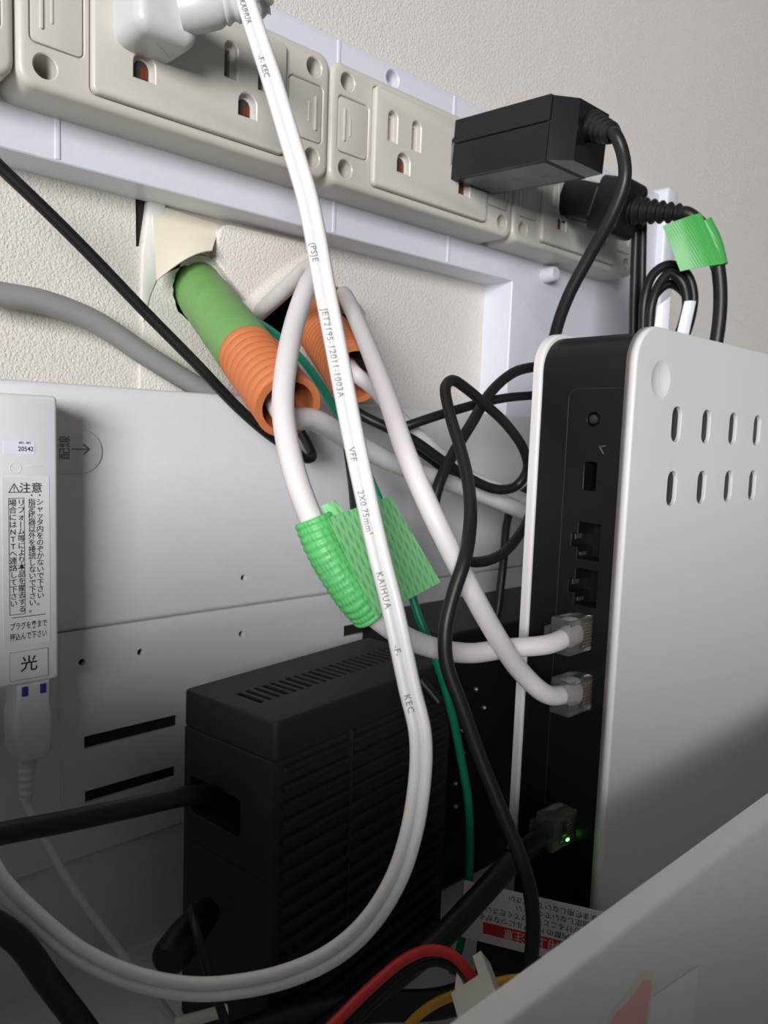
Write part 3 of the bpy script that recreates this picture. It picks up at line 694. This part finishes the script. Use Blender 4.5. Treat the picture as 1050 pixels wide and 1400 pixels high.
for k in range(17):
    z = 88-k*5.0
    obj('rib', ff.geo(solid(rr(3+(UL-6)/2, z, UL-6, 2.3, 0.9, 3), 1.1, 0.7, 2, w0=-0.5)), 'ups_black', ups)
obj('rib_divider', ff.geo(box(30, 50, 0.9, 84, 1.3, 0.3, w0=-0.5)), 'ups_black', ups)
cin = fl((14, 71, -8))
cable('supply_cable', 'thick black cord entering the end of the power backup unit', 'cable',
      [V((-34, 190, -128)), V((-20, 186, -92)), V((4, 184, -80)), V((28, 184, -82)), D(-50, 1152, 178), D(0, 1140, 182), D(90, 1123, 190), D(180, 1104, 199), D(255, 1088, 207), cin], 2.75, 'black_cable')
rp = thing('round_plug', 'black angled plug low on the end of the power backup unit', 'plug', D(240, 1300, 196))
ra, rb = D(229, 1312, 190), D(282, 1246, 212)
obj('barrel', lathe(ra, rb, [(-1.0, 3.0), (0, 4.2), (1.5, 4.6), (9, 4.9), (16, 4.4), ((rb-ra).length, 4.0)]), 'black_plastic', rp)
cable_part(rp, [D(262, 1240, 196), D(266, 1262, 188), D(276, 1300, 184), D(292, 1350, 182), D(312, 1410, 180)], 1.1, 'black_cable', name='lead')

# ================================================================== BLACK TERMINAL BLOCK BEHIND THE ROUTER
tb = thing('terminal_block', 'black terminal block with brass screws behind the router', 'terminal block', (262, 212, FLOOR))
obj('housing', front(0, PAN-0.5, 0).geo(solid(rr(262, (FLOOR-74)/2, 108, -74-FLOOR, 3), 44, 1.5, 3)), 'black_plastic', tb)
for px, py in ((631, 998), (632, 1029), (622, 1071), (622, 1102), (650, 942), (661, 967)):
    p = PY(px, py, PAN-44.5); obj('terminal_screw', lathe((p.x, PAN-44.4, p.z), (p.x, PAN-60, p.z), [(0, 0.8), (0.9, 0.8), (1.3, 0.4)], 12), 'gold', tb)

# ================================================================== WARNING LABEL PLATE
lbT = D(635, 1203, 250); rbT = PZ(872, 1257, lbT.z)
ud = V((rbT.x-lbT.x, rbT.y-lbT.y, 0)).normalized()
lw = thing('labelled_adapter', 'white warning label upside down on a black block in front of the router', 'label', (lbT.x, lbT.y, FLOOR))
LW = (V((rbT.x-lbT.x, rbT.y-lbT.y, 0))).length; LH = 19.5
fL_ = Fr((lbT.x, lbT.y, lbT.z-LH), ud, (0, 0, 1))
obj('block', Fr((lbT.x, lbT.y, FLOOR), ud, (0, 0, 1)).geo(solid(rr(LW/2+2, 16, LW-6, 32, 1), 0, 0.4, 2, w0=-3.5)), 'black_plastic', lw)
lab = obj('label_sheet', fL_.geo(solid(rr(LW/2, LH/2, LW, LH, 0.3, 2), 0.3, 0, w0=0.02)), 'label_paper', lw, smooth=False)
def lprint(s, size, u, v, m, sx=1.0): return obj('printing', fL_.geo(xf(text(s, size, align='RIGHT'), u, v, sx=sx, rot=180, w=0.36)), m, lab, smooth=False)
obj('red_band', fL_.geo(box(LW/2+3.2, 5.0, LW-7.5, 3.9, 0.33, 0, w0=0.25)), 'red_print', lab, smooth=False)
lprint('使用上の注意', 3.5, 13.5, 5.0, 'print_white')
lprint('破損や内部のトラブルにつながる', 2.3, 5.2, 8.9, 'print_dark', 1.05)
lprint('また、荷重をかけることを避けてください', 2.3, 7.3, 11.7, 'print_dark')
lprint('テープなどで固定しないでください', 2.3, 17.0, 14.4, 'print_dark')
lprint('コードを束ねたまま使用しないでください', 2.3, 14.5, 17.1, 'print_dark')
obj('ring_mark', fL_.geo(solid(circ(8.6, 16.2, 1.7, 20), 0.36, 0, holes=[(circ(8.6, 16.2, 1.35, 20), None)], hb=0, w0=0.3)), 'print_dark', lab, smooth=False)

# ================================================================== WIRES AT THE BOTTOM
wh = thing('wire_harness', 'red and black wires running into a white clip connector by the cover', 'wire', D(600, 1330, 192))
cable_part(wh, [V((70, 128, -174)), V((88, 126, -160)), D(430, 1432, 180), D(472, 1384, 184), D(520, 1338, 188), D(558, 1309, 191), D(590, 1299, 193), D(618, 1306, 193), D(638, 1326, 192), D(652, 1348, 191)], 1.35, 'red_wire', name='red_wire')
cable_part(wh, [V((72, 124, -175)), V((90, 122, -162)), D(446, 1440, 182), D(486, 1396, 186), D(530, 1352, 190), D(565, 1325, 193), D(594, 1314, 195), D(620, 1322, 195), D(642, 1346, 192), D(656, 1362, 190)], 1.35, 'black_cable', name='black_wire')
ca, cb = D(646, 1334, 189), D(664, 1390, 178)
dc = (cb-ca).normalized(); sd = (ray(700, 1330)-ray(640, 1370)); sd = (sd-dc*sd.dot(dc)).normalized()
fC = Fr(ca, sd, dc)
cn = obj('connector', fC.geo(join(solid([(-4.6, 2), (-3.0, -1.5), (-2.0, 4.0), (2.0, 4.0), (2.2, -3), (4.6, -3), (4.8, 12), (-4.8, 12)], 3, 0.3, 2, w0=-2), box(0, 8, 10.5, 7, 1.6, 0.4, w0=-4))), 'connector_white', wh, label='white clip connector')
cable('yellow_wire', 'yellow wire curving past the white clip connector', 'wire',
      [D(540, 1430, 190), D(562, 1398, 192), D(590, 1375, 195), D(625, 1359, 198), D(668, 1346, 200), D(712, 1338, 200), D(760, 1340, 200), D(800, 1360, 200)], 1.2, 'yellow_wire')
cable('lower_black_cable', 'thick black cable in the bottom left corner of the box', 'cable',
      [V((-34, 150, -128)), V((-18, 148, -96)), V((6, 146, -84)), D(-60, 1245, 150), D(-10, 1262, 155), D(28, 1290, 158), D(66, 1342, 160), D(110, 1400, 161), D(160, 1470, 163)], 2.7, 'black_cable')
wt = tag(recentre(obj('cable_tie', tube([D(240, 1400, 190), D(310, 1381, 196)], 1.5, 4, 10), 'connector_white')), 'short white tie end lying at the bottom left of the box', 'cable tie')
cable('dark_cable_bundle', 'dark thick cable lying on the box floor under the red wire', 'cable',
      [D(300, 1430, 200), D(380, 1400, 206), D(450, 1382, 212), D(520, 1375, 220), D(600, 1372, 226), D(680, 1350, 232), D(740, 1370, 236)], 4.2, 'black_cable')

# ================================================================== OPTICAL OUTLET BOX ON THE BACK PANEL
OY = 215.0
opt = thing('optical_outlet_box', 'slim white optical outlet box with printed caution text at the left edge', 'outlet box', (68, 225, -72))
ox0, ox1 = PY(-13, 740, OY).x, PY(79.5, 740, OY).x
oz0, oz1 = PY(75, 928, OY).z, PY(68, 541, OY).z
oc, ow = (ox0+ox1)/2, ox1-ox0
obj('case', front(0, PAN, 0).geo(solid(rr(oc, (oz0+oz1)/2, ow, oz1-oz0, 1.2, 4), PAN-OY, 0.9, 3)), 'panel_white', opt)
def ouv(px, py): p = PY(px, py, OY); return p.x, p.z
a = ouv(10, 660); b = ouv(63, 893); s0 = ouv(8, 655); s1 = ouv(66, 880)
lbl = obj('caution_label', front(0, OY, 0).geo(solid(rr(oc+0.3, (ouv(35, 652)[1]+ouv(35, 882)[1])/2, ouv(69, 770)[0]-ouv(5, 770)[0], ouv(35, 652)[1]-ouv(35, 882)[1], 0.3, 2), 0.12, 0)), 'panel_white', opt, smooth=False)
def oprint(s, size, px, py, m='print_dark', parent=lbl, sx=1.0, sy=1.0, rot=0, line=1.0, al='CENTER'):
    u, v = ouv(px, py); return fprint('printing', text(s, size, al, line=line), OY-0.14, m, parent, du=u, dv=v, sx=sx, sy=sy, rot=rot, w=0.03)
oprint('注意', 3.0, 42, 668, sx=1.0)
tx, tz = ouv(19, 668)
fprint('warning_triangle', solid([(-1.5, -1.1), (1.5, -1.1), (0, 1.5)], 0.02, 0, holes=[([(-1.1, -0.88), (1.1, -0.88), (0, 1.02)], None)], hb=0), OY-0.14, 'print_dark', lbl, du=tx, dv=tz)
oprint('!', 1.9, 19, 669)
def column(s, px, py0, py1, size, sx=1.0):
    u, v0 = ouv(px, py0); _, v1 = ouv(px, py1); n = len(s); vs, fs = [], []
    gs = []
    for i, ch in enumerate(s):
        if ch == ' ': continue
        r = 0
        g = text(ch, size)
        xs = [p[0] for p in g[0]] or [0]
        if ch == 'ー': r = 90
        gs.append(xf(g, u, v0+(v1-v0)*(i+0.5)/n, sx, 1, r, 0.03))
    return obj('printing', front(0, OY-0.14, 0).geo(join(*gs)[:2]), 'print_dark', lbl, smooth=False)
column('・シャッタ内をのぞかないで下さい。', 54, 673, 828, 2.0)
column('・指定機器以外を接続しないで下さい。', 43, 673, 838, 2.0)
column('リフォーム等により本品を撤去する', 28.5, 683, 838, 2.0)
column('場合にはNTTへ連絡して下さい', 17, 683, 831, 2.0)
bx0, bz0 = ouv(11, 681); bx1, bz1 = ouv(34.5, 839)
fprint('text_frame', solid([(bx0, bz1), (bx1, bz1), (bx1, bz0), (bx0, bz0)], 0.02, 0, holes=[([(bx0+0.15, bz1+0.15), (bx1-0.15, bz1+0.15), (bx1-0.15, bz0-0.15), (bx0+0.15, bz0-0.15)], None)], hb=0), OY-0.14, 'print_dark', lbl)
u0, v0 = ouv(16, 845); u1, _ = ouv(62, 842)
fprint('rule', box((u0+u1)/2, v0, u1-u0, 0.2, 0.02, 0), OY-0.14, 'print_dark', lbl)
oprint('プラグを奥まで', 2.1, 39, 855, sx=0.66, sy=1.05); oprint('押込んで下さい', 2.1, 39, 869, sx=0.66, sy=1.05)
plx, plz = ouv(39.5, 908); fw = ouv(66, 905)[0]-ouv(13, 905)[0]; fh = ouv(40, 886)[1]-ouv(40, 925)[1]
tag_ = obj('optical_mark_plate', front(0, OY, 0).geo(solid(rr(plx, plz, fw, fh, 0.2, 2), 0.2, 0)), 'panel_white', opt, smooth=False)
fprint('printing', text('光', 4.6), OY-0.22, 'print_dark', tag_, du=plx, dv=plz)
fprint('plate_border', solid(rr(plx, plz, fw, fh, 0.2, 2), 0.02, 0, holes=[(rr(plx, plz, fw-0.25, fh-0.25, 0.15, 2), None)], hb=0), OY-0.2, 'print_grey', tag_)
sx_, sz_ = ouv(26, 612)
ser = obj('serial_label', front(0, OY, 0).geo(solid(rr(sx_, sz_, ouv(47, 610)[0]-ouv(4, 610)[0], 3.4, 0.2, 2), 0.1, 0)), 'tie_white', opt, smooth=False)
oprint('20542', 1.75, 35, 614, parent=ser, sx=0.9); oprint('001. 001', 0.9, 34, 605.5, parent=ser)
dmx, dmz = ouv(21, 640)
obj('knockout_ring', front(0, OY, 0).geo(solid(circ(dmx, dmz, 1.5, 24), 0.1, 0.04, 1, holes=[(circ(dmx, dmz, 1.3, 24), None)], hb=0.02)), 'panel_white', opt)
obj('knockout_line', front(0, OY, 0).geo(box(ouv(47, 637)[0], ouv(47, 637)[1], 4.6, 0.25, 0.1, 0.04)), 'panel_white', opt)

# ================================================================== OPTICAL CONNECTOR AND FIBRE CORD
fo = thing('fibre_cable', 'thin white fibre cord with push-pull connector hanging under the optical outlet box', 'fibre cable', (66, 222, -95))
hx, hz0 = PY(39, 960, 219).x, PY(39, 940, 219).z
hz1 = PY(38, 1034, 219).z
ob = [(-5.0, hz1-hz0+2.5), (-3.4, hz1-hz0), (3.4, hz1-hz0), (5.0, hz1-hz0+2.5), (5.0, -7), (4.4, -4), (4.4, 2.5), (-4.4, 2.5), (-4.4, -4), (-5.0, -7)]
cnn = obj('connector', front(hx, 224, hz0).geo(solid(ob, 9.5, 1.0, 3)), 'white_plug', fo, label='white push-pull optical connector')
for dx in (-2.4, 2.4): obj('blue_tab', front(hx+dx, 214.6, hz0+0.6).geo(box(0, 0, 1.5, 2.6, 0.5, 0.1, w0=-1)), 'blue_plastic', cnn, label='small blue tab')
fb0 = V((hx-0.2, 219.5, hz1+0.5)); fb1 = V((PY(36, 1090, 218).x, 218, PY(36, 1092, 218).z))
obj('strain_relief', ribbed(fb0, fb1, 2.6, 1.7, 6, 0.22), 'white_plug', fo)
cable_part(fo, [fb0, fb1, PY(44, 1115, 216), PY(62, 1150, 212), PY(92, 1202, 206), PY(135, 1262, 199), PY(182, 1322, 192), PY(228, 1382, 186), PY(262, 1430, 182)], 1.15, 'white_plug', name='cord')
